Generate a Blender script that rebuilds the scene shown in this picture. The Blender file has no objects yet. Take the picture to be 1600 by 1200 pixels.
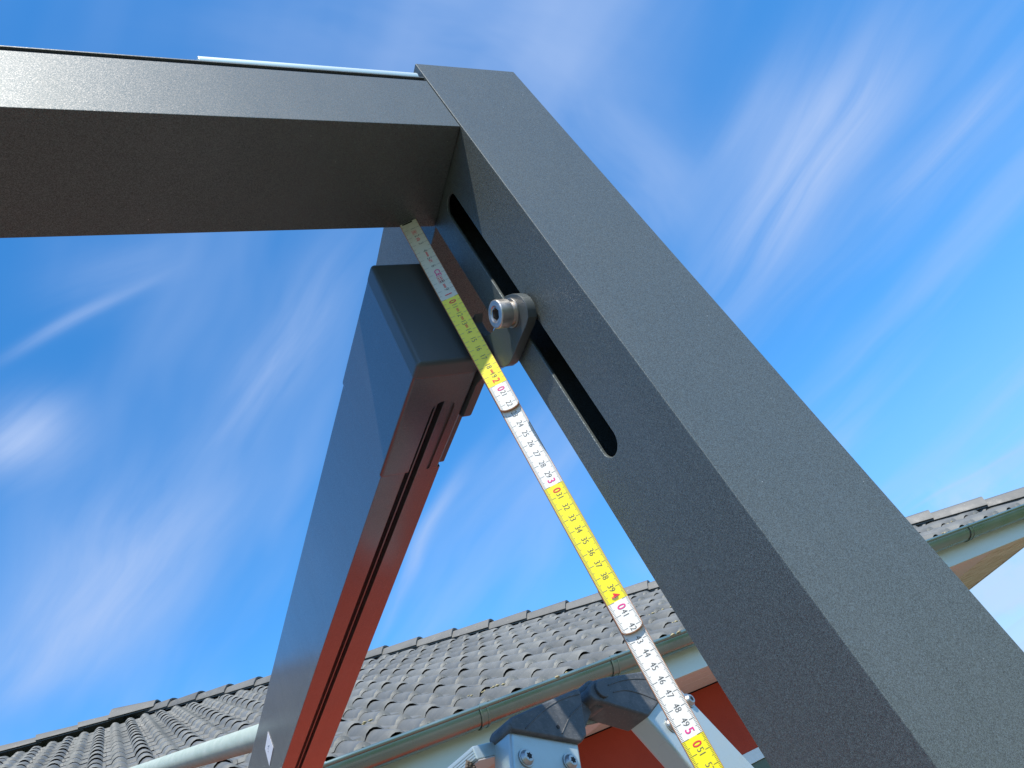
import bpy, bmesh, math, random
from mathutils import Vector, Matrix, Euler
random.seed(7)
scene = bpy.context.scene
COL = scene.collection

# ------------------------------------------------------------------ camera
H = 1.90                                    # camera height above the terrace
F, CX, CY = 1219.8, 800.0, 600.0            # focal length and centre in photo pixels (1600 wide)
def unit(v): return v.normalized()
def cray(x, y): return Vector((x - CX, y - CY, F))
_X = unit(cray(2942, 291.5))                # along the front beam
_Z = unit(cray(-115, -930)); _Z = unit(_Z - _X * _Z.dot(_X))
_Y = _Z.cross(_X)
def W(x, y):
    r = cray(x, y); return Vector((_X.dot(r), _Y.dot(r), _Z.dot(r)))
cam_d = bpy.data.cameras.new('camera'); cam = bpy.data.objects.new('camera', cam_d); COL.objects.link(cam)
R = Matrix((( _X.x, -_X.y, -_X.z), (_Y.x, -_Y.y, -_Y.z), (_Z.x, -_Z.y, -_Z.z)))
cam.matrix_world = Matrix.Translation((0, 0, H)) @ R.to_4x4()
cam_d.lens = F / 1600 * 36; cam_d.sensor_width = 36; cam_d.clip_start = .02; cam_d.clip_end = 2000
scene.camera = cam
scene.render.resolution_x = 1024; scene.render.resolution_y = 768

# ------------------------------------------------------------------ light
SUN = unit(Vector((-.19, -.56, .82)))
sl = bpy.data.lights.new('sun', 'SUN'); sl.energy = 5.0; sl.angle = math.radians(.53); sl.color = (1, .95, .87)
so = bpy.data.objects.new('sun', sl); COL.objects.link(so)
so.rotation_euler = (-SUN).to_track_quat('-Z', 'Y').to_euler()
vs = scene.view_settings
vs.view_transform = 'Standard'; vs.look = 'None'; vs.gamma = 1; vs.use_curve_mapping = False; vs.exposure = 0.5

world = bpy.data.worlds.new('World'); scene.world = world; world.use_nodes = True
SKY_STRENGTH = .15
def build_sky():
    nt = world.node_tree; N = nt.nodes; L = nt.links
    for n in list(N): N.remove(n)
    def nd(t, **k):
        n = N.new(t)
        for a, b in k.items(): setattr(n, a, b)
        return n
    def put(sock, v):
        if hasattr(v, 'is_output'): L.new(v, sock)
        else: sock.default_value = v
    def ma(op, a, b=0.0, c=0.0, clamp=False):
        n = nd('ShaderNodeMath', operation=op, use_clamp=clamp)
        put(n.inputs[0], a); put(n.inputs[1], b); put(n.inputs[2], c); return n.outputs[0]
    def vm(op, a, b=(0, 0, 0), out=0):
        n = nd('ShaderNodeVectorMath', operation=op)
        put(n.inputs[0], a); put(n.inputs[1], b); return n.outputs[out]
    out = nd('ShaderNodeOutputWorld'); bg = nd('ShaderNodeBackground'); bg.inputs[1].default_value = SKY_STRENGTH
    sky = nd('ShaderNodeTexSky', sky_type='NISHITA', sun_disc=False)
    sky.sun_elevation = math.asin(SUN.z); sky.sun_rotation = math.atan2(SUN.x, SUN.y)
    sky.air_density = 1.0; sky.dust_density = .25; sky.ozone_density = 2.2; sky.altitude = 150
    hs = nd('ShaderNodeHueSaturation'); hs.inputs['Saturation'].default_value = 1.38; hs.inputs['Value'].default_value = 1.36
    hs.inputs['Hue'].default_value = .5
    L.new(sky.outputs[0], hs.inputs['Color'])
    tc = nd('ShaderNodeTexCoord'); d = vm('NORMALIZE', tc.outputs['Generated'])
    sx = nd('ShaderNodeSeparateXYZ'); L.new(d, sx.inputs[0])
    zz = ma('ADD', ma('MAXIMUM', sx.outputs[2], 0.0), .1)
    u = ma('DIVIDE', sx.outputs[0], zz); v = ma('DIVIDE', sx.outputs[1], zz)
    cb = nd('ShaderNodeCombineXYZ'); put(cb.inputs[0], u); put(cb.inputs[1], v); P = cb.outputs[0]
    def noise(vec, scale, detail=5, rough=.55, dist=0.0, nrm=True):
        n = nd('ShaderNodeTexNoise'); L.new(vec, n.inputs['Vector'])
        n.inputs['Scale'].default_value = scale; n.inputs['Detail'].default_value = detail
        n.inputs['Roughness'].default_value = rough; n.inputs['Distortion'].default_value = dist
        return n.outputs[0]
    def rng(x, a, b, c=0.0, e=1.0):
        n = nd('ShaderNodeMapRange', interpolation_type='SMOOTHSTEP'); put(n.inputs[0], x)
        for i, q in enumerate((a, b, c, e)): n.inputs[i + 1].default_value = q
        return n.outputs[0]
    # wind-drawn cirrus: noise stretched along the wind, on the cloud layer's plane
    warp = noise(P, 2.2, 3, .5)
    wp = vm('ADD', P, vm('SCALE', (1, 1, 0), (0, 0, 0)))
    wn = nd('ShaderNodeTexNoise'); L.new(P, wn.inputs['Vector']); wn.inputs['Scale'].default_value = 1.6; wn.inputs['Detail'].default_value = 2
    wv = nd('ShaderNodeVectorMath', operation='SCALE'); L.new(vm('SUBTRACT', wn.outputs['Color'], (.5, .5, .5)), wv.inputs[0]); wv.inputs['Scale'].default_value = .20
    PW = vm('ADD', P, wv.outputs[0])
    def stretched(ang, sa, sb, seed, scale=1.0, detail=5, rough=.56):
        # coordinates turned by ang, squeezed along the streak
        c, s = math.cos(ang), math.sin(ang)
        a = vm('DOT_PRODUCT', PW, (c, s, 0), 1); b = vm('DOT_PRODUCT', PW, (-s, c, 0), 1)
        k = nd('ShaderNodeCombineXYZ'); put(k.inputs[0], ma('MULTIPLY', a, sa)); put(k.inputs[1], ma('MULTIPLY', b, sb)); k.inputs[2].default_value = seed
        return noise(k.outputs[0], scale, detail, rough)
    total = None
    def streak(p, q, width, amount, seed, fine=9.0, soft=.42):
        nonlocal total
        def uv(t):
            r = W(*t).normalized(); return Vector((r.x / (max(r.z, 0) + .1), r.y / (max(r.z, 0) + .1)))
        a, b = uv(p), uv(q); c = (a + b) / 2; dd = b - a; ln = dd.length / 2; dd.normalize()
        rel = vm('SUBTRACT', PW, (c.x, c.y, 0))
        al = vm('DOT_PRODUCT', rel, (dd.x, dd.y, 0), 1); ac = vm('DOT_PRODUCT', rel, (-dd.y, dd.x, 0), 1)
        e = ma('ADD', ma('POWER', ma('ABSOLUTE', ma('DIVIDE', al, ln * 1.05)), 2.4), ma('POWER', ma('ABSOLUTE', ma('DIVIDE', ac, width)), 2.0))
        m = ma('EXPONENT', ma('MULTIPLY', e, -1.3))
        n = stretched(math.atan2(dd.y, dd.x), 1.2, fine, seed)
        m = ma('MULTIPLY', ma('MULTIPLY', m, rng(n, soft - .22, soft + .30)), amount)
        total = m if total is None else ma('SUBTRACT', 1.0, ma('MULTIPLY', ma('SUBTRACT', 1.0, total), ma('SUBTRACT', 1.0, m, clamp=True)))
    streak((1400, 10), (1140, 460), .15, .85, 1.3, 9)
    streak((1330, 100), (1210, 330), .12, .75, 2.3, 9)
    streak((1570, 130), (1380, 330), .09, .55, 3.1, 9)
    streak((560, 380), (330, 720), .06, .65, 4.7, 9)
    streak((300, 720), (60, 1080), .16, .8, 5.9, 6)
    streak((120, 640), (-40, 760), .08, .85, 6.1, 9)
    streak((245, 420), (0, 560), .016, .5, 7.7, 12)
    streak((725, 730), (590, 1000), .03, .72, 8.2, 6)
    streak((640, 640), (560, 760), .05, .3, 8.9, 8)
    streak((1620, 690), (1400, 810), .03, .5, 9.4, 8)
    streak((980, 860), (1010, 900), .03, .3, 9.9, 6)
    streak((330, -40), (1000, 120), .20, .55, 10.2, 5, .40)
    streak((880, 120), (1060, 380), .11, .55, 11.2, 5, .40)
    streak((900, 700), (820, 960), .10, .30, 12.2, 4, .36)
    streak((1250, 60), (1090, 300), .08, .4, 14.2, 8)
    streak((160, 820), (-20, 1120), .12, .6, 15.2, 7)
    streak((60, 460), (300, 380), .07, .30, 13.0, 6)
    veil = ma('MULTIPLY', rng(stretched(math.radians(105), .8, 3.2, 4.0, 1.1, 4, .5), .40, .80), .35)
    total = ma('SUBTRACT', 1.0, ma('MULTIPLY', ma('SUBTRACT', 1.0, total), ma('SUBTRACT', 1.0, veil)))
    # small low cumulus towards the right of the view, near the horizon
    c0 = W(1585, 950).normalized()
    cn = noise(d, 9.0, 6, .6)
    near = rng(vm('DOT_PRODUCT', d, tuple(c0), 1), .985, .9995)
    cum = ma('MULTIPLY', near, rng(cn, .44, .60)); cum = ma('MULTIPLY', cum, .75)
    hz = rng(sx.outputs[2], .42, .0, 0, .80)           # paler air towards the horizon
    base = nd('ShaderNodeMix', data_type='RGBA'); put(base.inputs[0], hz); thin = nd('ShaderNodeMix', data_type='RGBA'); thin.inputs[0].default_value = .07; L.new(hs.outputs[0], thin.inputs[6]); thin.inputs[7].default_value = (1.6, 2.9, 4.5, 1); L.new(thin.outputs[2], base.inputs[6]); base.inputs[7].default_value = (0.9, 2.0, 4.4, 1)
    m1 = nd('ShaderNodeMix', data_type='RGBA'); put(m1.inputs[0], total); L.new(base.outputs[2], m1.inputs[6]); m1.inputs[7].default_value = (2.3, 3.0, 4.5, 1)
    m2 = nd('ShaderNodeMix', data_type='RGBA'); put(m2.inputs[0], cum); L.new(m1.outputs[2], m2.inputs[6]); m2.inputs[7].default_value = (2.6, 3.5, 4.6, 1)
    L.new(m2.outputs[2], bg.inputs[0]); L.new(bg.outputs[0], out.inputs[0])
build_sky()

# ------------------------------------------------------------------ helpers
def on(p, axis, val):                        # where the sight line through photo point p meets a plane of the place
    r = W(*p); return r * (val / r[axis])
def onpl(p, q, n):
    r = W(*p); return r * (q.dot(n) / r.dot(n))

def empty(name, loc, label, cat, group=None):
    o = bpy.data.objects.new(name, None); COL.objects.link(o)
    o.location = (loc[0], loc[1], loc[2] + H); o.empty_display_size = .1
    o['label'] = label; o['category'] = cat
    if group: o['group'] = group
    return o

class MB:
    def __init__(s): s.v = []; s.f = []
    def add(s, vs_, fs):
        n = len(s.v); s.v += [tuple(v) for v in vs_]; s.f += [tuple(i + n for i in f) for f in fs]
    def box(s, lo, hi, o=None, ax=None):
        x0, y0, z0 = lo; x1, y1, z1 = hi
        c = [(x0,y0,z0),(x1,y0,z0),(x1,y1,z0),(x0,y1,z0),(x0,y0,z1),(x1,y0,z1),(x1,y1,z1),(x0,y1,z1)]
        if o is not None: c = [o + ax[0]*a + ax[1]*b + ax[2]*d for a, b, d in c]
        s.add(c, [(0,3,2,1),(4,5,6,7),(0,1,5,4),(1,2,6,5),(2,3,7,6),(3,0,4,7)])
    def prism(s, pts, vec):
        n = len(pts); vec = Vector(vec); p = [Vector(q) for q in pts]
        nr = Vector((0,0,0))
        for i in range(n): nr += p[i].cross(p[(i+1) % n])
        if nr.dot(vec) > 0: p.reverse()
        s.add(p + [q + vec for q in p], [tuple(range(n)), tuple(range(2*n-1, n-1, -1))] + [((i+1) % n, i, i+n, (i+1) % n + n) for i in range(n)])
    def tube(s, a, b, r, n=24, r2=None, cap=True):
        a = Vector(a); b = Vector(b); d = (b-a).normalized(); r2 = r if r2 is None else r2
        e = d.orthogonal().normalized(); g = d.cross(e)
        ring = [e*math.cos(2*math.pi*i/n) + g*math.sin(2*math.pi*i/n) for i in range(n)]
        fs = [(i, (i+1) % n, (i+1) % n + n, i+n) for i in range(n)]
        if cap: fs += [tuple(range(n-1, -1, -1)), tuple(range(n, 2*n))]
        s.add([a + q*r for q in ring] + [b + q*r2 for q in ring], fs)
    def sweep(s, prof, ring_of, n, closed_prof=True):
        pass

def finish(name, me, mat, parent, tag=None, label=None, cat=None, group=None, bevel=0, seg=2, smooth=30, world=True):
    if bevel:
        bm = bmesh.new(); bm.from_mesh(me); bmesh.ops.remove_doubles(bm, verts=bm.verts, dist=1e-6)
        es = [e for e in bm.edges if len(e.link_faces) == 2 and e.calc_face_angle(0) > math.radians(28)]
        bmesh.ops.bevel(bm, geom=es, offset=bevel, segments=seg, profile=.5, affect='EDGES', clamp_overlap=True)
        bm.to_mesh(me); bm.free()
    if mat: me.materials.append(mat)
    for p in me.polygons: p.use_smooth = True
    me.set_sharp_from_angle(angle=math.radians(smooth))
    o = bpy.data.objects.new(name, me); COL.objects.link(o)
    if bevel:
        wn = o.modifiers.new('weighted_normals', 'WEIGHTED_NORMAL'); wn.keep_sharp = True; wn.weight = 80
    if parent: o.parent = parent
    if tag: o['kind'] = tag
    if label: o['label'] = label
    if cat: o['category'] = cat
    if group: o['group'] = group
    return o

def build(mb, name, mat, parent=None, **k):
    """vertices are given relative to the camera; stored relative to the thing they belong to"""
    root = parent
    off = Vector((0, 0, H))
    while root is not None and root.parent is not None: root = root.parent
    if root is not None: off = off - root.location
    me = bpy.data.meshes.new(name); me.from_pydata([tuple(Vector(v) + off) for v in mb.v], [], mb.f); me.validate()
    return finish(name, me, mat, parent, **k)

def cut(o, *cutters):
    """subtract cutter MBs (same coordinates as build) from object o"""
    root = o
    while root.parent is not None: root = root.parent
    off = Vector((0, 0, H)) - (root.location if root is not o else Vector((0, 0, 0)))
    tmp = []
    for q in list(o.modifiers): o.modifiers.remove(q)
    for mb in cutters:
        me = bpy.data.meshes.new('cutter'); me.from_pydata([tuple(Vector(v) + off) for v in mb.v], [], mb.f)
        bm = bmesh.new(); bm.from_mesh(me); bmesh.ops.recalc_face_normals(bm, faces=bm.faces); bm.to_mesh(me); bm.free()
        c = bpy.data.objects.new('cutter', me); COL.objects.link(c); c.matrix_world = Matrix.Translation(root.location) if root is not o else Matrix()
        m = o.modifiers.new('cut', 'BOOLEAN'); m.operation = 'DIFFERENCE'; m.object = c; m.solver = 'EXACT'; tmp.append(c)
    bpy.context.view_layer.update()
    dg = bpy.context.evaluated_depsgraph_get()
    me = bpy.data.meshes.new_from_object(o.evaluated_get(dg))
    had = len([q for q in o.modifiers if q.type == 'WEIGHTED_NORMAL'])
    o.modifiers.clear(); old = o.data; o.data = me; bpy.data.meshes.remove(old)
    for c in tmp: bpy.data.objects.remove(c)
    for p in me.polygons: p.use_smooth = True
    me.set_sharp_from_angle(angle=math.radians(30))
    wn = o.modifiers.new('weighted_normals', 'WEIGHTED_NORMAL'); wn.keep_sharp = True; wn.weight = 80

# ------------------------------------------------------------------ materials
class MT:
    def __init__(s, name, base=(.5,.5,.5), rough=.5, metal=0.0, spec=.5, coat=0.0, coat_rough=.1, ior=1.5):
        s.m = bpy.data.materials.new(name); s.m.use_nodes = True; s.nt = s.m.node_tree; s.N = s.nt.nodes; s.L = s.nt.links
        s.b = s.N['Principled BSDF']; i = s.b.inputs
        i['Base Color'].default_value = (*base, 1); i['Roughness'].default_value = rough; i['Metallic'].default_value = metal
        i['Specular IOR Level'].default_value = spec; i['Coat Weight'].default_value = coat; i['Coat Roughness'].default_value = coat_rough; i['IOR'].default_value = ior
        s.tc = None
    def co(s, scale=(1,1,1), rot=(0,0,0)):
        if s.tc is None: s.tc = s.N.new('ShaderNodeTexCoord')
        m = s.N.new('ShaderNodeMapping'); m.inputs['Scale'].default_value = scale; m.inputs['Rotation'].default_value = rot
        s.L.new(s.tc.outputs['Object'], m.inputs[0]); return m.outputs[0]
    def noise(s, scale, detail=4, rough=.5, co=None, dist=0.0, color=False):
        n = s.N.new('ShaderNodeTexNoise'); s.L.new(co or s.co(), n.inputs['Vector'])
        n.inputs['Scale'].default_value = scale; n.inputs['Detail'].default_value = detail; n.inputs['Roughness'].default_value = rough; n.inputs['Distortion'].default_value = dist
        return n.outputs[1 if color else 0]
    def vor(s, scale, co=None, out='Color', feature='F1', rnd=1.0):
        n = s.N.new('ShaderNodeTexVoronoi'); n.feature = feature; s.L.new(co or s.co(), n.inputs['Vector']); n.inputs['Scale'].default_value = scale
        n.inputs['Randomness'].default_value = rnd
        return n.outputs[out]
    def ramp(s, x, a, b, c=0.0, d=1.0):
        n = s.N.new('ShaderNodeMapRange'); s.L.new(x, n.inputs[0])
        for i, q in enumerate((a, b, c, d)): n.inputs[i+1].default_value = q
        return n.outputs[0]
    def math(s, op, a, b):
        n = s.N.new('ShaderNodeMath'); n.operation = op
        for i, q in enumerate((a, b)):
            if hasattr(q, 'is_output'): s.L.new(q, n.inputs[i])
            else: n.inputs[i].default_value = q
        return n.outputs[0]
    def mix(s, f, a, b, mode='MIX'):
        n = s.N.new('ShaderNodeMix'); n.data_type = 'RGBA'; n.blend_type = mode
        for i, q in ((0, f), (6, a), (7, b)):
            if hasattr(q, 'is_output'): s.L.new(q, n.inputs[i])
            else: n.inputs[i].default_value = q if i == 0 else (*q, 1)
        return n.outputs[2]
    def set(s, name, x):
        if hasattr(x, 'is_output'): s.L.new(x, s.b.inputs[name])
        else: s.b.inputs[name].default_value = x
    def bump(s, h, dist, strength=1.0):
        n = s.N.new('ShaderNodeBump'); s.L.new(h, n.inputs['Height']); n.inputs['Distance'].default_value = dist; n.inputs['Strength'].default_value = strength
        s.L.new(n.outputs[0], s.b.inputs['Normal']); return n
    def flakes(s, col, amount):
        g = s.N.new('ShaderNodeNewGeometry'); v = s.N.new('ShaderNodeVectorMath'); v.operation = 'SUBTRACT'; s.L.new(col, v.inputs[0]); v.inputs[1].default_value = (.5,.5,.5)
        k = s.N.new('ShaderNodeVectorMath'); k.operation = 'SCALE'; s.L.new(v.outputs[0], k.inputs[0]); k.inputs['Scale'].default_value = amount
        a = s.N.new('ShaderNodeVectorMath'); a.operation = 'ADD'; s.L.new(g.outputs['Normal'], a.inputs[0]); s.L.new(k.outputs[0], a.inputs[1])
        n = s.N.new('ShaderNodeVectorMath'); n.operation = 'NORMALIZE'; s.L.new(a.outputs[0], n.inputs[0]); s.L.new(n.outputs[0], s.b.inputs['Normal'])

def powder(name, base, flake, amount=.27, rough=.46, coat=.03, coat_rough=.25, dust=.8):
    t = MT(name, base, rough, 0.0, .5, coat, coat_rough)
    cell = t.vor(2300); big = t.noise(900, 2, .6)
    sep = t.N.new('ShaderNodeSeparateColor'); t.L.new(cell, sep.inputs[0])
    isf = t.ramp(sep.outputs[0], .15, 1.0, .12, .60)
    vd = t.N.new('ShaderNodeTexVoronoi'); t.L.new(t.co(), vd.inputs['Vector']); vd.inputs['Scale'].default_value = 170
    ds = t.N.new('ShaderNodeSeparateColor'); t.L.new(vd.outputs['Color'], ds.inputs[0])
    dm = t.ramp(t.math('SUBTRACT', vd.outputs['Distance'], t.ramp(ds.outputs[0], .5, 1.0, -.07, .08)), .0, -.03, 0, 1)
    patch = t.ramp(t.noise(9, 3, .6), .35, .60, .1, 1)
    dustf = t.math('MULTIPLY', t.math('MULTIPLY', dm, patch), dust)
    smear = t.ramp(t.noise(14, 5, .65, t.co((1,1,.25))), .5, .8, 0, .05)
    c = t.mix(isf, base, flake)
    c = t.mix(smear, c, (.35,.36,.38))
    c = t.mix(dustf, c, (.6,.6,.58))
    t.set('Base Color', c)
    t.set('Metallic', t.math('MULTIPLY', isf, .85))
    t.set('Roughness', t.math('ADD', t.ramp(big, .3, .7, rough-.06, rough+.08), t.ramp(t.noise(5, 5, .7, t.co((1,1,.4))), .35, .75, -.03, .07)))
    t.flakes(cell, amount)
    cn = t.N.new('ShaderNodeNewGeometry'); 
    bp = t.N.new('ShaderNodeBump'); t.L.new(t.noise(1300, 2, .5), bp.inputs['Height']); bp.inputs['Distance'].default_value = .00006; bp.inputs['Strength'].default_value = .6
    t.L.new(bp.outputs[0], t.b.inputs['Coat Normal'])
    return t.m
M = {}
M['powder'] = powder('anthracite_powder_coat', (.021,.024,.025), (.235,.275,.26))
M['powder_arm'] = powder('dark_powder_coat', (.022,.024,.029), (.12,.125,.135), .12, .34, .8, .15, .35)
M['recess_shade'] = MT('black_recess_shade', (.012,.012,.014), .6).m  # near-black colour standing in for shade inside slot and groove
t = MT('cast_black_enamel', (.050,.062,.064), .46, 0, .5, .25, .3); t.bump(t.noise(1400, 3, .6), .0002, .8); M['cast'] = t.m
t = MT('stainless_steel', (.50,.48,.45), .36, 1.0); t.set('Roughness', t.ramp(t.noise(160, 4, .6, t.co((1,1,1))), .3, .7, .30, .52)); t.bump(t.noise(900, 2, .5, t.co((6,1,1))), .00004); M['steel'] = t.m
M['hole'] = MT('dark_socket', (.01,.01,.01), .7).m
t = MT('silver_aluminium', (.60,.68,.62), .42, .6); M['alu_rod'] = t.m
t = MT('brushed_aluminium', (.66,.70,.71), .4, .6)
sc_ = t.ramp(t.noise(60, 6, .7, t.co((1,1,9))), .62, .72, 0, .55); t.set('Base Color', t.mix(sc_, (.50,.56,.54), (.24,.25,.25))); t.set('Roughness', t.ramp(t.noise(35, 5, .65), .3, .7, .36, .54)); M['alu'] = t.m
t = MT('worn_black_plastic', (.06,.065,.075), .5, 0, .5)
n1 = t.noise(38, 7, .72); n2 = t.noise(240, 4, .7, t.co((1,1,4), (0,.6,0)))
w1 = t.ramp(n1, .46, .72, 0, .55); w2 = t.ramp(n2, .60, .72, 0, .5)
c = t.mix(w1, (.060,.062,.062), (.20,.20,.20)); c = t.mix(w2, c, (.36,.36,.35)); t.set('Base Color', c); t.set('Roughness', t.ramp(n1, .3, .7, .40, .62)); t.bump(n2, .0004, .6); M['plastic'] = t.m
t = MT('scratched_underside', (.50,.44,.40), .55, .35)
c = t.mix(t.ramp(t.noise(55, 8, .75, t.co((1,1,1)), 1.4), .60, .68, 0, .7), (.60,.55,.50), (.16,.13,.11)); t.set('Base Color', c); M['alu_dirty'] = t.m
t = MT('dirt_clump', (.10,.08,.06), .9); t.bump(t.noise(300, 5, .7), .002); M['dirt'] = t.m

def ruler_mat(name, c, worn):
    t = MT(name, c, .38, 0, .5, .15, .2)
    g = t.ramp(t.noise(90, 6, .7), .52, .78, 0, worn); t.set('Base Color', t.mix(g, c, tuple(q*.62 for q in c))); return t.m
M['white'] = ruler_mat('ruler_white_lacquer', (.80,.79,.75), .10)
M['white_dull'] = ruler_mat('ruler_dull_white_lacquer', (.62,.61,.50), .35)  # darker, yellower and more mottled white for the first field
M['yellow'] = ruler_mat('ruler_yellow_lacquer', (.86,.76,.025), .14)
t = MT('ruler_wood', (.42,.20,.10), .7); M['wood_edge'] = t.m
M['ink'] = MT('black_ink', (.10,.10,.10), .6).m
M['ink_grey'] = MT('grey_ink', (.20,.20,.20), .6).m
M['ink_red'] = MT('red_ink', (.72,.03,.05), .6).m
M['ink_magenta'] = MT('magenta_ink', (.70,.03,.25), .6).m
M['sticker'] = MT('white_sticker', (.75,.76,.78), .5).m

def tile_mat(name, a, b):
    t = MT(name, a, .62, 0, .4)
    oi = t.N.new('ShaderNodeObjectInfo')
    n = t.noise(7, 6, .65); c = t.mix(t.ramp(n, .3, .7), a, b)
    li = t.ramp(t.noise(38, 5, .7), .60, .72, 0, .6); c = t.mix(li, c, (.33,.31,.24))
    v = t.ramp(oi.outputs['Random'], 0, 1, .82, 1.16)
    hv = t.N.new('ShaderNodeHueSaturation'); t.L.new(c, hv.inputs['Color']); t.L.new(v, hv.inputs['Value']); t.set('Base Color', hv.outputs[0])
    t.set('Roughness', t.ramp(n, .3, .7, .42, .72)); t.bump(t.noise(220, 4, .6), .0012, .7)
    return t.m
M['tile'] = tile_mat('weathered_grey_roof_tile', (.102,.106,.098), (.150,.153,.142))
M['ridge'] = tile_mat('grey_ridge_tile', (.095,.096,.090), (.130,.129,.118))
M['moss'] = MT('mortar_and_moss', (.30,.26,.14), .95).m
M['deck'] = MT('dark_roof_membrane', (.02,.02,.02), .9).m
t = MT('titanium_zinc', (.30,.38,.33), .26, .8); g = t.noise(5, 4, .5); t.set('Base Color', t.mix(t.ramp(g, .3, .7), (.22,.29,.25), (.27,.34,.295))); t.set('Roughness', t.ramp(g, .3, .7, .22, .34)); M['zinc'] = t.m
t = MT('galvanised_pipe', (.60,.66,.61), .5, .25); g = t.noise(30, 6, .7); t.set('Base Color', t.mix(t.ramp(g, .35, .65), (.36,.42,.33), (.46,.50,.41))); t.set('Roughness', .5); M['pipe'] = t.m
t = MT('red_render', (.42,.035,.012), .9, 0, .25); t.set('Base Color', t.mix(t.ramp(t.noise(2.5, 5, .6), .3, .7), (.40,.052,.026), (.48,.068,.034))); t.bump(t.noise(260, 4, .6), .003, .6); M['red'] = t.m
t = MT('pale_painted_board', (.66,.74,.62), .5, 0, .4); t.set('Base Color', t.mix(t.ramp(t.noise(5, 5, .6, t.co((.2,1,1))), .3, .7), (.62,.70,.58), (.73,.79,.69))); M['fascia'] = t.m
t = MT('pinewood_board', (.62,.50,.36), .5, 0, .4)
wv = t.noise(6, 5, .65, t.co((.35,7,7)), 1.8); c = t.mix(t.ramp(wv, .38, .62), (.86,.80,.62), (.55,.42,.26)); t.set('Base Color', c); M['pine'] = t.m
M['pine_plain'] = MT('beige_painted_board', (.72,.62,.54), .6).m
M['frame'] = MT('white_window_frame', (.74,.80,.74), .4).m
t = MT('window_glass', (.06,.10,.05), .06, 0, .6); M['glass'] = t.m
t = MT('concrete_paving', (.36,.29,.23), .85); t.set('Base Color', t.mix(t.ramp(t.noise(3, 6, .6), .3, .7), (.125,.10,.085), (.175,.14,.12))); M['ground'] = t.m

t = MT('lawn', (.05,.085,.025), .95); t.set('Base Color', t.mix(t.ramp(t.noise(2, 6, .7), .3, .7), (.04,.075,.02), (.08,.115,.035))); M['lawn'] = t.m
# ------------------------------------------------------------------ ground
g = MB(); g.add([(-400,-400,-H-.004),(400,-400,-H-.004),(400,400,-H-.004),(-400,400,-H-.004)], [(0,1,2,3)])
o = build(g, 'lawn', M['lawn']); o['kind'] = 'structure'
g = MB(); g.add([(-5,-2.6,-H),(9.5,-2.6,-H),(9.5,7.0,-H),(-5,7.0,-H)], [(0,1,2,3)])
o = build(g, 'terrace', M['ground']); o['kind'] = 'structure'

# ------------------------------------------------------------------ house with hip roof
YE, ZE = 3.419, 1.030          # front lip of the gutter
YR, ZR, TT = 3.46, 1.035, .495  # roof plane starts here
XC = 6.50; AP = 6.30           # eave corner, run of the hip
PITCH = math.atan(TT); XL = -4.2
house = empty('house', (1.0, 8.0, -H), 'red rendered house with pale eaves and grey tiled hip roof behind the ladder', 'house')
YW, YF, ZS = 4.005, 3.559, .8543
zr = lambda y: ZR + TT*(y - YR)
ya = YR + AP; xa = XC - AP; za = zr(ya); yb = ya + AP
m = MB()
dk = -.02
m.add([(XL,YR,ZR+dk),(XC,YR,ZR+dk),(xa,ya,za+dk),(XL,ya,za+dk),(XC,yb,ZR+dk),(XL,yb,ZR+dk)],
      [(0,1,2,3),(1,4,2),(2,4,5,3),(0,3,5),(0,5,4,1)])
roof = build(m, 'roof', M['deck'], house, smooth=5)
# walls
def wall_poly(x0, x1, y, z0, z1, holes):
    pass
WX0, WX1 = 2.52, 3.72; WZ0, WZ1 = -.60, .4530
m = MB(); xl, xr = -4.0, 5.20
for a, b, c, d in ((xl, WX0, -H, ZS), (WX1, xr, -H, ZS), (WX0, WX1, -H, WZ0), (WX0, WX1, WZ1, ZS)):
    m.add([(a,YW,c),(b,YW,c),(b,YW,d),(a,YW,d)], [(0,1,2,3)])
m.add([(xl,YW,-H),(xl,yb-.5,-H),(xr,yb-.5,-H),(xr,YW,-H),(xl,YW,ZS),(xl,yb-.5,ZS),(xr,yb-.5,ZS),(xr,YW,ZS)], [(0,4,5,1),(1,5,6,2),(2,6,7,3)])
for a, b in (((WX0,WZ0),(WX1,WZ0)),((WX1,WZ0),(WX1,WZ1)),((WX1,WZ1),(WX0,WZ1)),((WX0,WZ1),(WX0,WZ0))):
    m.add([(a[0],YW,a[1]),(b[0],YW,b[1]),(b[0],YW+.12,b[1]),(a[0],YW+.12,a[1])], [(0,1,2,3)])
build(m, 'wall', M['red'], house, smooth=5)
win = None
m = MB(); w = .06
m.box((WX0,YW+.0-.004,WZ1-w),(WX1,YW+.06,WZ1)); m.box((WX0,YW-.004,WZ0),(WX1,YW+.06,WZ0+w))
m.box((WX0,YW-.004,WZ0+w),(WX0+w,YW+.06,WZ1-w)); m.box((WX1-w,YW-.004,WZ0+w),(WX1,YW+.06,WZ1-w))
win = build(m, 'window', M['frame'], house, bevel=.003)
m = MB(); m.box((WX0+w,YW+.02,WZ0+w),(WX1-w,YW+.03,WZ1-w)); build(m, 'pane', M['glass'], win)
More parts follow.
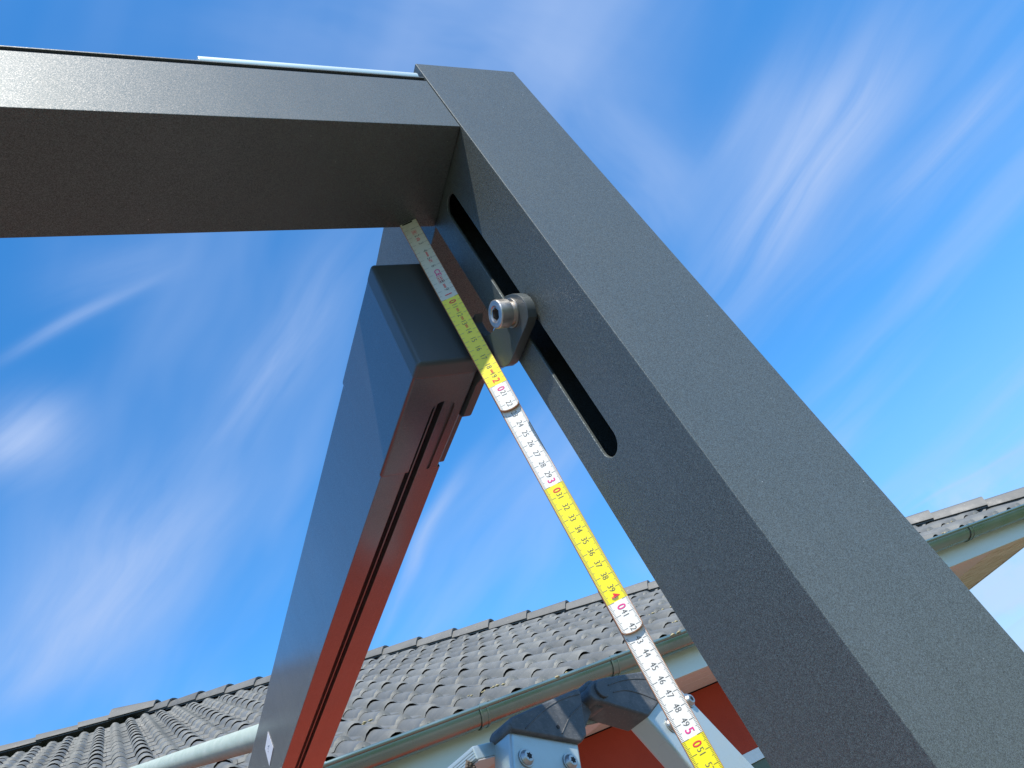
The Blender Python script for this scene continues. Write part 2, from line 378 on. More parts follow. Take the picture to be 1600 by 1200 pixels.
# fascia boards and soffit
SX = 6.36
m = MB(); m.box((-4.2,YF,ZS),(SX,YF+.022,ZE-.0)); build(m, 'fascia', M['fascia'], house, bevel=.002)
m = MB(); m.box((SX-.022,YF+.024,ZS),(SX,yb-.1,ZE+.0)); build(m, 'verge_board', M['fascia'], house, bevel=.002)
ny = 4; wy = (YW - YF - .026)/ny
for i in range(ny):
    m = MB(); y0 = YF + .024 + i*wy; m.box((-4.2,y0,ZS+.006),(WX1+1.9,y0+wy-.0025,ZS+.024)); build(m, 'soffit_board', M['pine_plain'], house, bevel=.0015)
m = MB(); m.box((-4.2,YF+.03,ZS+.026),(SX-.03,YW+.5,ZS+.030)); build(m, 'eaves_box', M['deck'], house)
for i in range(6):
    m = MB(); x0 = WX1+1.905 + i*.122; m.box((x0,YF+.024,ZS+.006),(x0+.116,yb-.2,ZS+.024)); build(m, 'soffit_board', M['pine'], house, bevel=.0015, label='knotty light pine soffit board at the roof corner')
# gutter
gy, gz, gr = YE+.068, ZE-.006, .066
def trough(m, x0, x1, r, th=.0025, a0=180, a1=360, n=20):
    pts = []
    for i in range(n+1):
        a = math.radians(a0 + (a1-a0)*i/n); pts.append((gy + r*math.cos(a), gz + r*math.sin(a)))
    for i in range(n, -1, -1):
        a = math.radians(a0 + (a1-a0)*i/n); pts.append((gy + (r-th)*math.cos(a), gz + (r-th)*math.sin(a)))
    k = len(pts); vs_ = [(x0,a,b) for a, b in pts] + [(x1,a,b) for a, b in pts]
    m.add(vs_, [(i, (i+1) % k, (i+1) % k + k, i+k) for i in range(k)] + [tuple(range(k-1,-1,-1)), tuple(range(k, 2*k))])
m = MB(); trough(m, -4.2, SX+.15, gr); m.tube((-4.2,gy-gr-.002,gz+.003),(SX+.15,gy-gr-.002,gz+.003), .0105, 16)
gut = build(m, 'gutter', M['zinc'], house, smooth=40)
for x in (-.80, -.05, .70, 1.451, 2.197, 2.95, 3.72, 4.52, 5.312, 6.08):
    m = MB(); trough(m, x-.018, x+.018, gr+.004, .0035); trough(m, x-.022, x-.014, gr+.007, .003, 182, 340); trough(m, x+.012, x+.020, gr+.0065, .003, 182, 340)
    m.tube((x-.02,gy-gr-.002,gz+.003),(x+.02,gy-gr-.002,gz+.003), .0135, 16)
    build(m, 'gutter_bracket', M['zinc'], gut, smooth=40)

# roof tiles: two rolls per tile, laid in courses
TW, CO = .30, .335
def tile_mesh(clip=None):
    prof = []
    def roll(c, hw, h):
        return [(c + hw*k, h*math.cos(math.pi/2*abs(k))**.8 if abs(k) < 1 else 0) for k in (-1,-.72,-.36,0,.36,.72,1)]
    prof = [(0,0)] + roll(.078, .048, .034) + roll(.228, .052, .036) + [(.300,0)]
    vs_, fs = [], []
    n = len(prof); LN = .39
    for (v, dz) in ((0,0),(LN,0)):
        for a, b in prof: vs_.append((a, v + (.010 if v == 0 else 0), b+dz))
    for i in range(n-1): fs.append((i, i+1, i+1+n, i+n))
    k = len(vs_)
    for i, (a, b) in enumerate(prof):
        th = .012 if a > .15 else .021
        vs_.append((a, -.003, b-th if b > .004 else -.020))
    for i in range(n-1): fs.append((i+1, i, k+i, k+i+1))
    k2 = len(vs_)
    for a, b in prof: vs_.append((a, .07, b-.019 if b > .004 else -.022))
    for i in range(n-1): fs.append((k+i+1, k+i, k2+i, k2+i+1))
    # side wall on the left edge
    fs.append((0, n, k2, k))
    return vs_, fs
TV, TF = tile_mesh()
def make_tile_data(name, verts, faces):
    me = bpy.data.meshes.new(name); me.from_pydata(verts, [], faces); me.validate()
    return me
tile_me = make_tile_data('roof_tile', TV, TF); tile_me.materials.append(M['tile'])
for p in tile_me.polygons: p.use_smooth = True
tile_me.set_sharp_from_angle(angle=math.radians(38))
tilt = math.radians(4.0)
RR = Euler((PITCH - tilt, 0, 0)).to_matrix()
cands = []
ns = int(AP/math.cos(PITCH)/CO) + 1
def pix(p):
    c = Vector((_X.x*p.x+_Y.x*p.y+_Z.x*p.z, _X.y*p.x+_Y.y*p.y+_Z.y*p.z, _X.z*p.x+_Y.z*p.y+_Z.z*p.z))
    return (CX + F*c.x/c.z, CY + F*c.y/c.z, c.z)
for r in range(ns):
    s = r*CO - .02
    y = YR + s*math.cos(PITCH); z = ZR - .028 + s*math.sin(PITCH)
    if s*math.cos(PITCH) > AP - .12: continue
    for c in range(-14, 24):
        x = c*TW - .095
        edge = XC + YR - y
        if x > edge: continue
        base = Vector((x, y, z)) + Vector((0, -math.sin(PITCH), math.cos(PITCH)))*.034
        hidden_top = (AP - s*math.cos(PITCH)) < .3
        q = pix(base + Vector((.15,.15,.1)))
        vis = -120 < q[0] < 1720 and -50 < q[1] < 1300
        clip = x + TW > edge - .40 or (s*math.cos(PITCH) + .39*math.cos(PITCH) > AP)
        cands.append((0 if vis else 1, q[2], base, edge, clip, x, y))
cands.sort(key=lambda k: (k[0], k[1]))
off = Vector((0,0,H)) - house.location
rest = bmesh.new()
for idx, (nv, dist, base, edge, clip, x, y) in enumerate(cands):
    jit = Euler((random.uniform(-.004,.004), random.uniform(-.006,.006), random.uniform(-.004,.004))).to_matrix()
    Rm = RR @ jit; p = base + Vector((random.uniform(-.002,.002), random.uniform(-.003,.003), random.uniform(-.001,.0015)))
    mat = Matrix.Translation(p + off) @ Rm.to_4x4()
    me = tile_me
    if clip:
        bm = bmesh.new(); bm.from_mesh(tile_me)
        inv = mat.inverted()
        def bis(co, no):
            c2 = inv @ (Vector(co) + off); n2 = inv.to_3x3() @ Vector(no)
            bmesh.ops.bisect_plane(bm, geom=bm.verts[:]+bm.edges[:]+bm.faces[:], plane_co=c2, plane_no=n2, clear_outer=True)
        bis((XC-.03, YR, 0), (1, 1, 0)); bis((0, ya-.03, 0), (0, 1, 0))
        if len(bm.faces) == 0: bm.free(); continue
        me = bpy.data.meshes.new('roof_tile'); bm.to_mesh(me); bm.free()
    if idx < 298 and not nv:
        o = bpy.data.objects.new('roof_tile', me); COL.objects.link(o); o.parent = roof; o.matrix_local = mat
        if me is not tile_me and not me.materials: me.materials.append(M['tile'])
    else:
        tmp = me.copy(); tmp.transform(mat); rest.from_mesh(tmp); bpy.data.meshes.remove(tmp)
me = bpy.data.meshes.new('far_roof_tiles'); rest.to_mesh(me); rest.free()
if not me.materials: me.materials.append(M['tile'])
me.set_sharp_from_angle(angle=math.radians(38))
o = bpy.data.objects.new('far_roof_tiles', me); COL.objects.link(o); o.parent = roof; o['kind'] = 'stuff'
# mortar crumbs and moss caught along the lower courses
m = MB(); rr = random.Random(3)
for k in range(22):
    r = rr.choice((0,0,0,1,1,2,3)); c = rr.randint(-2, 18); s = r*CO - .03 + rr.uniform(-.012,.004); x = c*TW + .055 + rr.choice((0,.15))*1 + rr.uniform(-.03,.03)
    y = YR + s*math.cos(PITCH); z = ZR + s*math.sin(PITCH) + .012
    for j in range(5):
        a = Vector((x + rr.uniform(-.05,.05), y - .012 + rr.uniform(-.008,.004), z + rr.uniform(-.004,.006))); q = rr.uniform(.005,.011)
        m.add([a+Vector((q*1.6,0,0)),a+Vector((-q*1.6,0,0)),a+Vector((0,q,0)),a+Vector((0,-q,0)),a+Vector((0,0,q*.8)),a-Vector((0,0,q*.8))],
              [(0,2,4),(2,1,4),(1,3,4),(3,0,4),(2,0,5),(1,2,5),(3,1,5),(0,3,5)])
build(m, 'moss', M['moss'], roof, tag='stuff')

# ridge and hip tiles
def ridge_tile(a, b, up, w0, w1, h0, h1, name='hip_tile', label=None, th=.016):
    a = Vector(a); b = Vector(b); d = (b-a).normalized(); sd = d.cross(up).normalized(); u2 = sd.cross(d).normalized()
    prof = [(-1,-.55),(-.93,-.12),(-.62,.72),(-.34,.97),(0,1.04),(.34,.97),(.62,.72),(.93,-.12),(1,-.55)]
    L_ = (b-a).length
    vs_, fs = [], []
    rings = ((0,w0,h0,0),(L_,w1,h1,0),(L_,w1-th,h1,-th),(0,w0-th,h0,-th))
    for t_, w, h, dz in rings:
        for p, q in prof: vs_.append(a + d*t_ + sd*(p*w) + u2*(q*h + dz))
    n = len(prof)
    for r in range(4):
        r2 = (r+1) % 4
        for i in range(n-1): fs.append((r*n+i, r*n+i+1, r2*n+i+1, r2*n+i))
    m = MB(); m.add(vs_, fs)
    return build(m, name, M['ridge'], roof, smooth=25, label=label)
hipd = Vector((-1,1,TT)).normalized(); capz = .045
hl = math.sqrt(2+TT*TT)*AP
step = .400; t0 = .05
c0 = Vector((XC,YR,ZR+capz))
while t0 < hl - .05:
    e = min(t0 + step + .05, hl)
    jz = random.uniform(-.003,.003)
    ridge_tile(c0 + hipd*t0 + Vector((0,0,.012+jz)), c0 + hipd*e + Vector((0,0,-.012+jz)), Vector((0,0,1)), .112, .098, .060, .050)
    t0 += step
x = xa - .02
ridge_tile((xa+.24,ya-.22,za+capz+.035-TT*.22),(xa-.20,ya,za+capz+.040), Vector((0,0,1)), .115, .145, .060, .085, 'apex_tile')
x = xa - .12
while x > XL:
    ridge_tile((x,ya,za+capz+.012),(x-step-.05,ya,za+capz+.030), Vector((0,0,1)), .098, .112, .050, .060, 'ridge_tile')
    x -= step

# ------------------------------------------------------------------ pergola frame
PX0, PX1, PY0, PY1 = .3289, .4399, .3119, .4199
ZB0, ZB1, ZT = .5715, .6540, .6871
frame = empty('pergola', ((PX0+PX1)/2, (PY0+PY1)/2, -H), 'anthracite metal pergola, its square slotted post meeting a long front beam', 'pergola')
m = MB(); m.box((PX0,PY0,-H),(PX1,PY1,ZT)); post = build(m, 'post', M['powder'], frame, bevel=.0011, seg=2)
SY, SR = .3815, .0108
c1 = MB(); c1.box((PX0+.0023,PY0+.0032,-H-.01),(PX1-.0032,PY1-.0032,ZT-.004))
c2 = MB(); cyc = []
for i in range(17):
    a = math.pi*i/16; cyc.append((PX0-.02, SY + SR*math.cos(a), .5510 + SR*math.sin(a)))
for i in range(17):
    a = math.pi + math.pi*i/16; cyc.append((PX0-.02, SY + SR*math.cos(a), .2573 + SR*math.sin(a)))
c2.prism(cyc, (.04,0,0))
cut(post, c1, c2)
bm = bmesh.new(); bm.from_mesh(post.data)
rim = [e for e in bm.edges if len(e.link_faces) == 2 and e.calc_face_angle(0) > .8 and all(abs(v.co.x + post.parent.location.x - PX0) < 1e-4 and abs(v.co.y + post.parent.location.y - SY) < SR + .0005 and .2 < v.co.z + post.parent.location.z - H < .6 for v in e.verts)]
bmesh.ops.bevel(bm, geom=rim, offset=.0005, segments=1, affect='EDGES'); bm.to_mesh(post.data); bm.free()
m = MB(); m.box((PX0+.03,PY0+.02,.15),(PX0+.034,PY1-.02,.64)); build(m, 'slot_backing', M['recess_shade'], frame)  # black plate in the hollow post, standing in for shade behind the slot
m = MB(); m.box((-2.6,PY0+.0008,ZB0),(PX0-.0004,PY1,ZB1)); beam = build(m, 'front_beam', M['powder'], frame, bevel=.0008)
m = MB(); m.box((-2.6,PY0+.0030,ZB1+.0004),(PX0-.0004,PY1-.004,ZB1+.0060)); build(m, 'groove_shade_strip', M['recess_shade'], beam)  # black strip painted as the shade of the recess below the top plate
m = MB(); m.box((-2.6,PY0+.0010,ZB1+.0061),(PX0-.0004,PY1-.002,ZB1+.0078)); build(m, 'top_plate', M['powder'], beam, bevel=.0003)
m = MB(); m.box((PX0+.0006,PY1+.0004,ZB0),(PX1-.0006,.600,.6845)); build(m, 'side_beam', M['powder'], frame, bevel=.0008)
m = MB(); m.box((PX0+.0035,PY0+.0035,ZT-.003),(PX1-.0035,PY1-.0035,ZT-.0004)); build(m, 'post_cap', M['powder'], frame, bevel=.0006)

# silver rod lying on the beam
m = MB(); m.tube((.1275,PY0+.009,ZB1+.0158),(PX0-.003,PY0+.009,ZB1+.0158), .0068, 20)
rod = build(m, 'metal_rod', M['alu_rod'], None, label='short silver metal rod lying on top of the dark beam, against the post', cat='metal rod', bevel=.0007)

# ------------------------------------------------------------------ arm with end cap, bracket and bolt
d3 = unit(W(240,1790)); e1 = unit(Vector((1,0,0)) - d3*d3.x); e3 = e1.cross(d3)
A0 = Vector((.2546,.4425,.4127)); AW, AH = .0635, .1275
AX = (e1, d3, e3)
arm = empty('patio_awning', A0 + e1*AW/2, 'dark metal awning rail with a black end cap, bolted to the slotted post', 'awning')
def abox(m, lo, hi): m.box(lo, hi, A0, AX)
def apt(a, b, c): return A0 + e1*a + d3*b + e3*c
# profile with a groove under it
iw = AW-.004
pr = [(0,0),(.44*iw,0),(.44*iw,.014),(.565*iw,.014),(.565*iw,.003),(.60*iw,.003),(.60*iw,.010),(.66*iw,.010),(.66*iw,0),(iw,0),(iw,AH-.004),(0,AH-.004)]
m = MB(); m.prism([apt(.002+a, .030, .002+b) for a, b in pr], d3*2.42); build(m, 'arm_profile', M['powder_arm'], arm, bevel=.0006)
# sleeve
SL = .165
m = MB(); abox(m, (0,.0115,0),(AW,SL,AH)); sleeve = build(m, 'sleeve', M['powder_arm'], arm, bevel=.0035, seg=3)
c1 = MB(); abox(c1, (.0018,.02,.0018),(AW-.0018,SL+.02,AH-.0018))
c2 = MB(); sx0, sx1 = .47*AW, .83*AW; sc_x = (sx0+sx1)/2; sr = (sx1-sx0)/2
pts = [apt(sx1, SL-.012, -.01), apt(sx0, SL+.02, -.01)]
pts = [(sx1, SL-.004)] + [(sc_x + sr*math.cos(math.pi*i/12), .066 - sr*math.sin(math.pi*i/12)) for i in range(13)] + [(sx0, SL+.02), (sx0+.012, SL+.02)]
c2.prism([apt(a,b,-.01) for a, b in pts], e3*.02)
cut(sleeve, c1, c2)
m = MB(); abox(m, (-.0004,0,-.0004),(AW+.0004,.0215,AH+.0004)); build(m, 'end_cap', M['cast'], arm, bevel=.0042, seg=4)
# guide strip widening along the right side
m = MB(); zb = .003
p = [apt(AW-.004,.166,zb), apt(AW+.0035,.166,zb), apt(AW+.036,1.6,zb), apt(AW+.05,2.3,zb), apt(AW-.003,2.3,zb)]
m.prism(p, e3*.03); build(m, 'guide_strip', M['powder_arm'], arm, bevel=.0005)
# sticker on the arm's left face (a small skewed label)
nl = -e1; q0 = A0 + e1*.002 + nl*.0004
sp = [onpl(p, q0, nl) for p in ((418.8,1143),(427,1168),(421,1197),(414.3,1170))]
m = MB(); m.prism(sp, nl*.0003); st = build(m, 'sticker', M['sticker'], arm)
cen = sum(sp, Vector())/4
m = MB()
for k, (a, b) in enumerate(((0,.004),(.006,.002),(-.005,.003),(.012,-.001),(-.012,.0015))):
    qq = cen + nl*.0006 + d3*a + e3*b; m.box((-.0014,-.0002,-.0006),(.0014,.0002,.0006), qq, (d3, nl, e3))
build(m, 'sticker_print', M['ink'], st)
# bracket plate
PXF = .3182; PT = .0085
out_px = [(800,459),(808,460),(815,465),(821,474),(824,485),(825,496),(822,508),(812,530),(800,560),(796,568),(789,573),(780,573.5)]
pp = [on(p, 0, PXF) for p in out_px]
tail = [(PXF,.4520,.4020),(PXF,.4774,.4111),(PXF,.5215,.4135),(PXF,.5250,.4150),(PXF,.5300,.4250),(PXF,.5398,.4257),(PXF,.6120,.4300),(PXF,.6170,.436),(PXF,.6170,.465),(PXF,.4700,.4650),(PXF,.4560,.455)]
top_px = [(742,490),(741,505),(748,517),(757,524),(764,523),(770,517),(776,506),(778,490),(781,472),(790,462)]
pp += [Vector(q) for q in tail] + [on(p, 0, PXF) for p in top_px]
m = MB(); m.prism(pp, (PT,0,0)); brk = build(m, 'bracket_plate', M['cast'], arm, bevel=.0007)
bc = on((798,489), 0, PXF-.001); by, bz = bc.y, bc.z
bx = PXF
m = MB(); m.tube((bx,by,bz),(bx-.0018,by,bz), .0122, 36); build(m, 'washer', M['steel'], brk, bevel=.0003)
m = MB(); m.tube((bx-.0018,by,bz),(bx-.0042,by,bz), .0095, 32); m.tube((bx+PT,by,bz),(PX0+.02,by,bz), .0075, 24); build(m, 'spring_washer', M['steel'], brk)
m = MB(); m.tube((bx-.0042,by,bz),(bx-.0158,by,bz), .0118, 48); bolt = build(m, 'bolt', M['steel'], brk, bevel=.0014, seg=3)
c1 = MB(); hexp = [(bx-.0175, by+.0058*math.cos(math.pi/3*i+.3), bz+.0058*math.sin(math.pi/3*i+.3)) for i in range(6)]; c1.prism(hexp, (.011,0,0))
c2 = MB(); c2.tube((bx-.0150,by,bz),(bx-.0168,by,bz), .0060, 32, .0086)
cut(bolt, c1, c2)
m = MB(); m.tube((bx-.0068,by,bz),(bx-.0066,by,bz), .0056, 6); build(m, 'socket', M['hole'], bolt)

# ------------------------------------------------------------------ folding ruler
R0 = Vector((.2988,.4139,.5715)); R5 = Vector((.3271,.4699,.0727))
rd = unit(R5-R0); f1 = unit(rd.cross(Vector((0,1,0)))); f2 = rd.cross(f1); ph = math.radians(27)
rw = unit(f1*math.cos(ph) + f2*math.sin(ph)); rn = unit(rd.cross(rw))     # rn faces the camera
ruler = empty('folding_ruler', R0, 'yellow and white folding ruler held upright from the beam underside, numbered to 51', 'folding ruler')
RW, RT = .0172, .0030
def rp(t, w, n=0): return R0 + rd*(t*.01) + rw*w + rn*n
laths = [(0, 22.62, 0), (18.45, 42.45, -RT), (38.45, 62.4, -2*RT)]
lath_objs = []
def band_end(k, t): return 
for k, (a, b, lv) in enumerate(laths):
    m = MB(); hw = RW/2
    pts = []
    if k == 0: pts += [rp(a, -hw, lv), rp(a, hw*.55, lv), rp(a, hw, lv)]
    else: pts += [rp(a+.15, -hw, lv), rp(a-.05, 0, lv), rp(a+.10, hw, lv)]
    n = 8
    for i in range(n+1):
        q = math.pi*i/n; pts.append(rp(b + .36*math.sin(q) - .36, hw*math.cos(q), lv))
    m.prism(pts, -rn*(RT-.0001)); lo = build(m, 'lath', M['wood_edge'], ruler, bevel=.0003, seg=1); lath_objs.append(lo)
    # lacquer faces, one per colour field
    shown_from = 0 if k == 0 else laths[k-1][1] - .9
    t = a + .02
    while t < b - .05:
        nxt = min((math.floor(t/10 + 1e-6) + 1)*10, b - .42) if t < b - .42 else b - .04
        f = int(math.floor(t/10 + 1e-6)); col = M['yellow'] if f % 2 else M['white']
        if f == 0: col = M['white_dull']
        mm = MB(); z = lv + .00012; w_ = hw - .0005
        if nxt >= b - .05:
            pts = [rp(t, -w_, z)] + [rp(b - .42 + .34*math.sin(math.pi*i/10), -w_*math.cos(math.pi*i/10), z) for i in range(11)]
            mm.add(pts, [tuple(range(len(pts)))])
        else:
            mm.add([rp(t,-w_,z), rp(nxt,-w_,z), rp(nxt,w_,z), rp(t,w_,z)], [(0,1,2,3)])
        build(mm, 'lacquer_field', col, lo)
        if nxt >= b - .05: break
        t = nxt
def text_obj(s, t, size, mat, parent, lv, w=0.0, sx=.78, bold=False):
    cu = bpy.data.curves.new('number', 'FONT'); cu.body = s; cu.size = size; cu.align_x = 'CENTER'; cu.align_y = 'CENTER'; cu.resolution_u = 3
    if bold: cu.offset = size*.012
    else: cu.offset = -size*.010
    tmp = bpy.data.objects.new('number', cu); COL.objects.link(tmp)
    dg = bpy.context.evaluated_depsgraph_get(); me = bpy.data.meshes.new_from_object(tmp.evaluated_get(dg)); bpy.data.objects.remove(tmp)
    Rm = Matrix((rd, rw, rn)).transposed().to_4x4()
    me.transform(Matrix.Translation(rp(t, w, lv + .0003) + Vector((0,0,H)) - ruler.location) @ Rm @ Matrix.Diagonal((sx,1,1,1)))
    me.materials.clear(); me.materials.append(mat)
    o = bpy.data.objects.new('number', me); COL.objects.link(o); o.parent = parent
for k, (a, b, lv) in enumerate(laths):
    lo = lath_objs[k]; s0 = a if k == 0 else laths[k-1][1]; tk = MB(); tr = MB()
    def bar(mb, t, w0, w1, th=.00013):
        mb.add([rp(t,w0,lv+.00026)-rd*th, rp(t,w0,lv+.00026)+rd*th, rp(t,w1,lv+.00026)+rd*th, rp(t,w1,lv+.00026)-rd*th], [(0,1,2,3)])
    hw = RW/2 - .0006
    i = int(math.ceil(s0*10 + 1)); 
    while i/10 < b - .15:
        mm_ = i % 10; faint = i < 200
        ln = .0052 if mm_ == 0 else (.0030 if mm_ == 5 else .0019)
        if not faint or mm_ in (0, 5):
            th = .00014 if mm_ == 0 else .00011
            if faint: ln *= .8
            bar(tk, i/10, -hw, -hw+ln, th); bar(tk, i/10, hw-ln*.85, hw, th)
        i += 1
    build(tk, 'scale_marks', M['ink'] if k == 2 else M['ink_grey'], lo, tag='stuff')
    for c in range(1, 62):
        if not (s0 - .2 < c < b - .1) or c > 61: continue
        if c % 10 == 0:
            txt = str(c); rm = M['ink_magenta'] if c in (30, 50) else M['ink_red']
            text_obj(txt[0], c-.42, .0090, rm, lo, lv, .0002, .8, True); text_obj(txt[1], c+.48, .0090, M['ink_magenta'] if c in (20,40) else M['ink_red'], lo, lv, .0002, .8, True)
        elif c == 7: pass
        elif k == 0 and c < 10: text_obj(str(c), c, .0066, M['ink'], lo, lv, .0012, .8)
        else: text_obj(str(c), c + (.05 if c in (22,42) else 0), .0068, M['ink'], lo, lv, .0004, .8)
lo = lath_objs[0]
text_obj('CE', 6.9, .0072, M['ink_magenta'], lo, 0, .0012, .95, True)
tr = MB()
def rect(mb, t0, t1, w0, w1, z=.00028): mb.add([rp(t0,w0,z), rp(t1,w0,z), rp(t1,w1,z), rp(t0,w1,z)], [(0,1,2,3)])
def frame_rect(mb, t0, t1, w0, w1, e=.00022):
    et = e*100; rect(mb, t0, t1, w0, w0+e); rect(mb, t0, t1, w1-e, w1); rect(mb, t0, t0+et, w0+e, w1-e); rect(mb, t1-et, t1, w0+e, w1-e)
frame_rect(tr, 1.25, 1.72, -.0015, .0030); rect(tr, 1.38, 1.44, -.0007, .0022); rect(tr, 1.52, 1.58, -.0007, .0022)
rect(tr, 2.28, 2.34, -.0012, .0022); rect(tr, 2.42, 2.47, -.0004, .0028); rect(tr, 2.55, 2.61, -.0012, .0022)
for q in range(5): rect(tr, 4.20+q*.12, 4.27+q*.12, .0004, .0022)
frame_rect(tr, 5.15, 5.50, -.0002, .0026); rect(tr, 5.22, 5.32, .0004, .0012); rect(tr, 5.34, 5.44, .0012, .0020)
frame_rect(tr, 7.35, 8.10, -.0018, .0030); 
for q in range(2):
    for j in range(3): rect(tr, 7.48+j*.2, 7.58+j*.2, -.0010+q*.0020, .0002+q*.0020)
for q in range(4): rect(tr, 8.35+q*.12, 8.42+q*.12, .0002, .0022)
for c0_ in (11.35, 12.35, 13.30, 18.45):
    for q in range(3): rect(tr, c0_+q*.13, c0_+q*.13+.07, .0000, .0020)
build(tr, 'printed_emblem', M['ink_red'], lo, tag='stuff')
m = MB(); rect(m, .06, .22, -.0062, .0040, .00035); build(m, 'metal_tip', M['hole'], lo)
# hairline smudge over the 40
m = MB(); 
for q in range(3): rect(m, 39.72+q*.06, 39.76+q*.06, -.0030+q*.0006, .0022-q*.0003, -RT+.0004)
build(m, 'smudge', M['ink'], lath_objs[1])
# rivet buttons at the two joints, on the back of the laths
for t, lv in ((20.5,-2*RT),(40.5,-3*RT)):
    m = MB(); m.tube(rp(t,0,lv), rp(t,0,lv-.0012), .0035, 20); build(m, 'rivet', M['steel'], ruler)

# ------------------------------------------------------------------ galvanised pipe leading up onto the roof
a = W(440,1130)/F*1.74; a = unit(W(430,1141))*1.0
pd = unit(W(-243,1351)); 
rN = W(404,1152); rN = rN/F*1.90
pA = rN - pd*.10
m = MB(); m.tube(pA, rN + pd*3.55, .0295, 36); build(m, 'metal_pipe', M['pipe'], None, label='pale grey-green round metal pipe crossing in front of the left roof tiles behind the arm', cat='pipe', bevel=.002)

# ------------------------------------------------------------------ folding ladder
la = unit(Vector((-.40,.9165,0)))                 # rung direction, away from the camera
LQ = W(850,1150)/F*.80
def lp(x, y, dep=0.0): return onpl((x, y), LQ, la) + la*dep
ladder = empty('folding_ladder', Vector((LQ.x, LQ.y, -H)) + la*.2, 'aluminium folding ladder with a scuffed black plastic hinge and ribbed rungs', 'ladder')
def lprism(pts, d0, th, name, mat, parent, **k):
    m = MB(); m.prism([lp(x, y, d0) for x, y in pts], la*th); return build(m, name, mat, parent, **k)
RD = .030
# left rail runs to the ground
tl, tr_ = lp(798,1138), lp(906,1158)
bl, br_ = lp(806,1262), lp(923,1264)
def extend(p, q): d = (q-p); k = (-H - p.z)/d.z; return p + d*k
m = MB(); m.prism([tl + la*.0015, tr_ + la*.0015, extend(tr_, br_) + la*.0015, extend(tl, bl) + la*.0015], la*RD); railL = build(m, 'rail', M['alu'], ladder, bevel=.0045, seg=4)
# right rail
tl2, tr2 = lp(1006,1114), lp(1040,1049)
bl2, br2 = lp(1083,1200), lp(1183,1200)
e_l = extend(tl2, bl2); e_r = extend(tr2, br2)
m = MB(); m.prism([tl2 + la*.0015, tr2 + la*.0015, e_r + la*.0015, e_l + la*.0015], la*RD); railR = build(m, 'rail', M['alu'], ladder, bevel=.0035, seg=4)
# hinge halves
hL = lprism([(797,1143.5),(792,1132),(796,1122),(899,1077),(905,1083),(915,1151),(906,1162.5)], -.0035, RD+.006, 'hinge_half', M['plastic'], ladder, bevel=.004, seg=3)
hR = lprism([(917.5,1084),(917.5,1077),(920.5,1070),(926.5,1064.5),(934,1062),(970,1055.5),(1010,1049),(1043,1050),(1030,1097),(1011.5,1121.5),(936,1098.5),(928,1097),(921,1091.5)], -.0035, RD+.008, 'hinge_half', M['plastic'], ladder, bevel=.0035, seg=3)
lprism([(905,1086),(926,1090),(934,1106),(918,1146),(913,1150)], .010, .030, 'hinge_tongue', M['plastic'], hL, bevel=.002)
pc = lp(936,1081)
m = MB(); m.tube(pc - la*.0065, pc + la*.05, .0098, 32); build(m, 'hinge_pin', M['plastic'], hR, bevel=.0012)
m = MB(); m.tube(pc + la*.004, pc + la*.030, .0172, 36); build(m, 'hinge_knuckle', M['plastic'], hL, bevel=.002, seg=3)
# raised curved ribs moulded in the plastic
def arc_rib(pts, parent, d=-.0035):
    m = MB(); q = [lp(x, y, d) for x, y in pts]
    # smooth the polyline
    P_ = []
    for i in range(len(q)-1):
        p0 = q[max(i-1,0)]; p1 = q[i]; p2 = q[i+1]; p3 = q[min(i+2,len(q)-1)]
        for s in range(5):
            t = s/5; P_.append(.5*((2*p1)+(-p0+p2)*t+(2*p0-5*p1+4*p2-p3)*t*t+(-p0+3*p1-3*p2+p3)*t**3))
    P_.append(q[-1])
    for a, b in zip(P_[:-1], P_[1:]): m.tube(a, b, .0008, 6)
    build(m, 'moulded_rib', M['plastic'], parent)
arc_rib([(818,1141),(836,1122),(858,1104),(880,1093),(902,1087)], hL)
arc_rib([(875,1149),(882,1133),(890,1118),(905,1104)], hL)
arc_rib([(947,1073),(968,1066),(990,1063),(1018,1064)], hR)
arc_rib([(955,1084),(975,1081),(1000,1087),(1026,1098)], hR)
m = MB(); m.tube(lp(868.5,1138.5,-.0040), lp(868.5,1138.5,-.003), .0022, 12); build(m, 'pin_hole', M['hole'], hL)
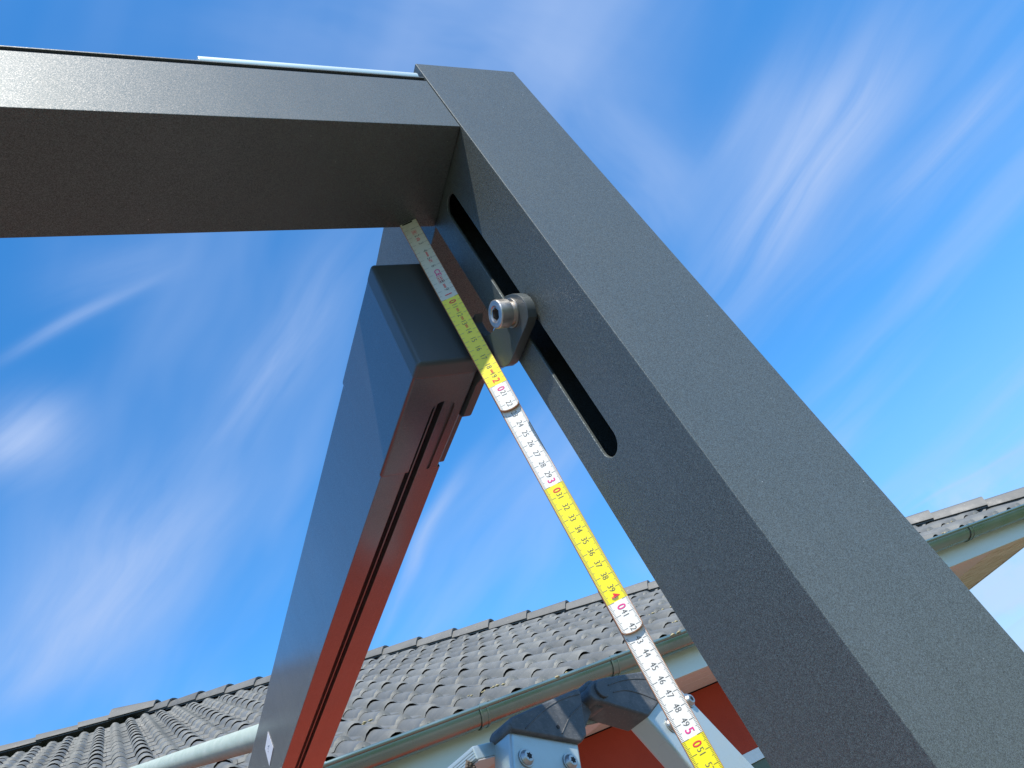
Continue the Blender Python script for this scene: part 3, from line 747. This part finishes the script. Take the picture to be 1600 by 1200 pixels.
# dark joint line under the caps
# screws: button head with a star recess
def screw(x, y, parent):
    c = lp(x, y, .0012)
    m = MB(); m.tube(c, c - la*.0014, .0092, 28); m.tube(c - la*.0014, c - la*.0058, .0078, 28, .0056)
    s = build(m, 'screw', M['steel'], parent, bevel=.0005)
    u = unit(la.cross(Vector((0,0,1)))); v = la.cross(u)
    pts = []
    for i in range(12):
        r = .0036 if i % 2 == 0 else .0024; a_ = math.pi*i/6
        pts.append(c - la*.0061 + u*r*math.cos(a_) + v*r*math.sin(a_))
    m = MB(); m.prism(pts, la*.0004); build(m, 'star_recess', M['hole'], s)
screw(823,1184,railL); screw(891.5,1190.5,railL); screw(1049,1132,railR); screw(1077,1094,railR)
# rungs
hdir = unit(la.cross(Vector((0,0,1))));  hdir = hdir if hdir.x > 0 else -hdir
up = Vector((0,0,1))
def rung(p_top, w, h, parent_name='rung'):
    m = MB(); m.box((0,0,-h),(w,.34,0), p_top, (hdir, la, up)); r = build(m, 'rung', M['alu'], ladder, bevel=.0015)
    for k in range(4):
        m = MB(); z = -.003 - k*(h-.005)/3.4; m.box((-.0010,0.001,z-.0012),(.0002,.338,z+.0006), p_top, (hdir, la, up)); build(m, 'tread_rib', M['alu'], r)
    m = MB(); m.box((.0015,.0005,-h-.0012),(w-.0015,.339,-h-.0002), p_top, (hdir, la, up)); build(m, 'rung_underside', M['alu_dirty'], r)
    return r
rp1 = lp(763,1144,RD*.9); rung(rp1, .040, .0135)
rp2 = lp(930,1098,RD*1.1); rung(rp2, .045, .010)
# crumbs of dirt caught where the rung meets the rail
m = MB(); rr = random.Random(11)
for k in range(26):
    c = lp(771 + rr.uniform(-7,5), 1166 + rr.uniform(-4,4), RD*.9+.01); q = rr.uniform(.0008,.0024)
    m.add([c+Vector((q,0,0)),c-Vector((q,0,0)),c+Vector((0,q,0)),c-Vector((0,q,0)),c+Vector((0,0,q*1.5)),c-Vector((0,0,q*1.5))], [(0,2,4),(2,1,4),(1,3,4),(3,0,4),(2,0,5),(1,2,5),(3,1,5),(0,3,5)])
build(m, 'dirt', M['dirt'], railL, tag='stuff')
# the far pair of rails, out of the picture to the lower left
for (a_, b_, c_, d_) in ((tl, tr_, extend(tr_, br_), extend(tl, bl)), (tl2, tr2, e_r, e_l)):
    m = MB(); m.prism([q + la*(RD+.34) for q in (a_, b_, c_, d_)], la*RD); build(m, 'rail', M['alu'], ladder, bevel=.003)
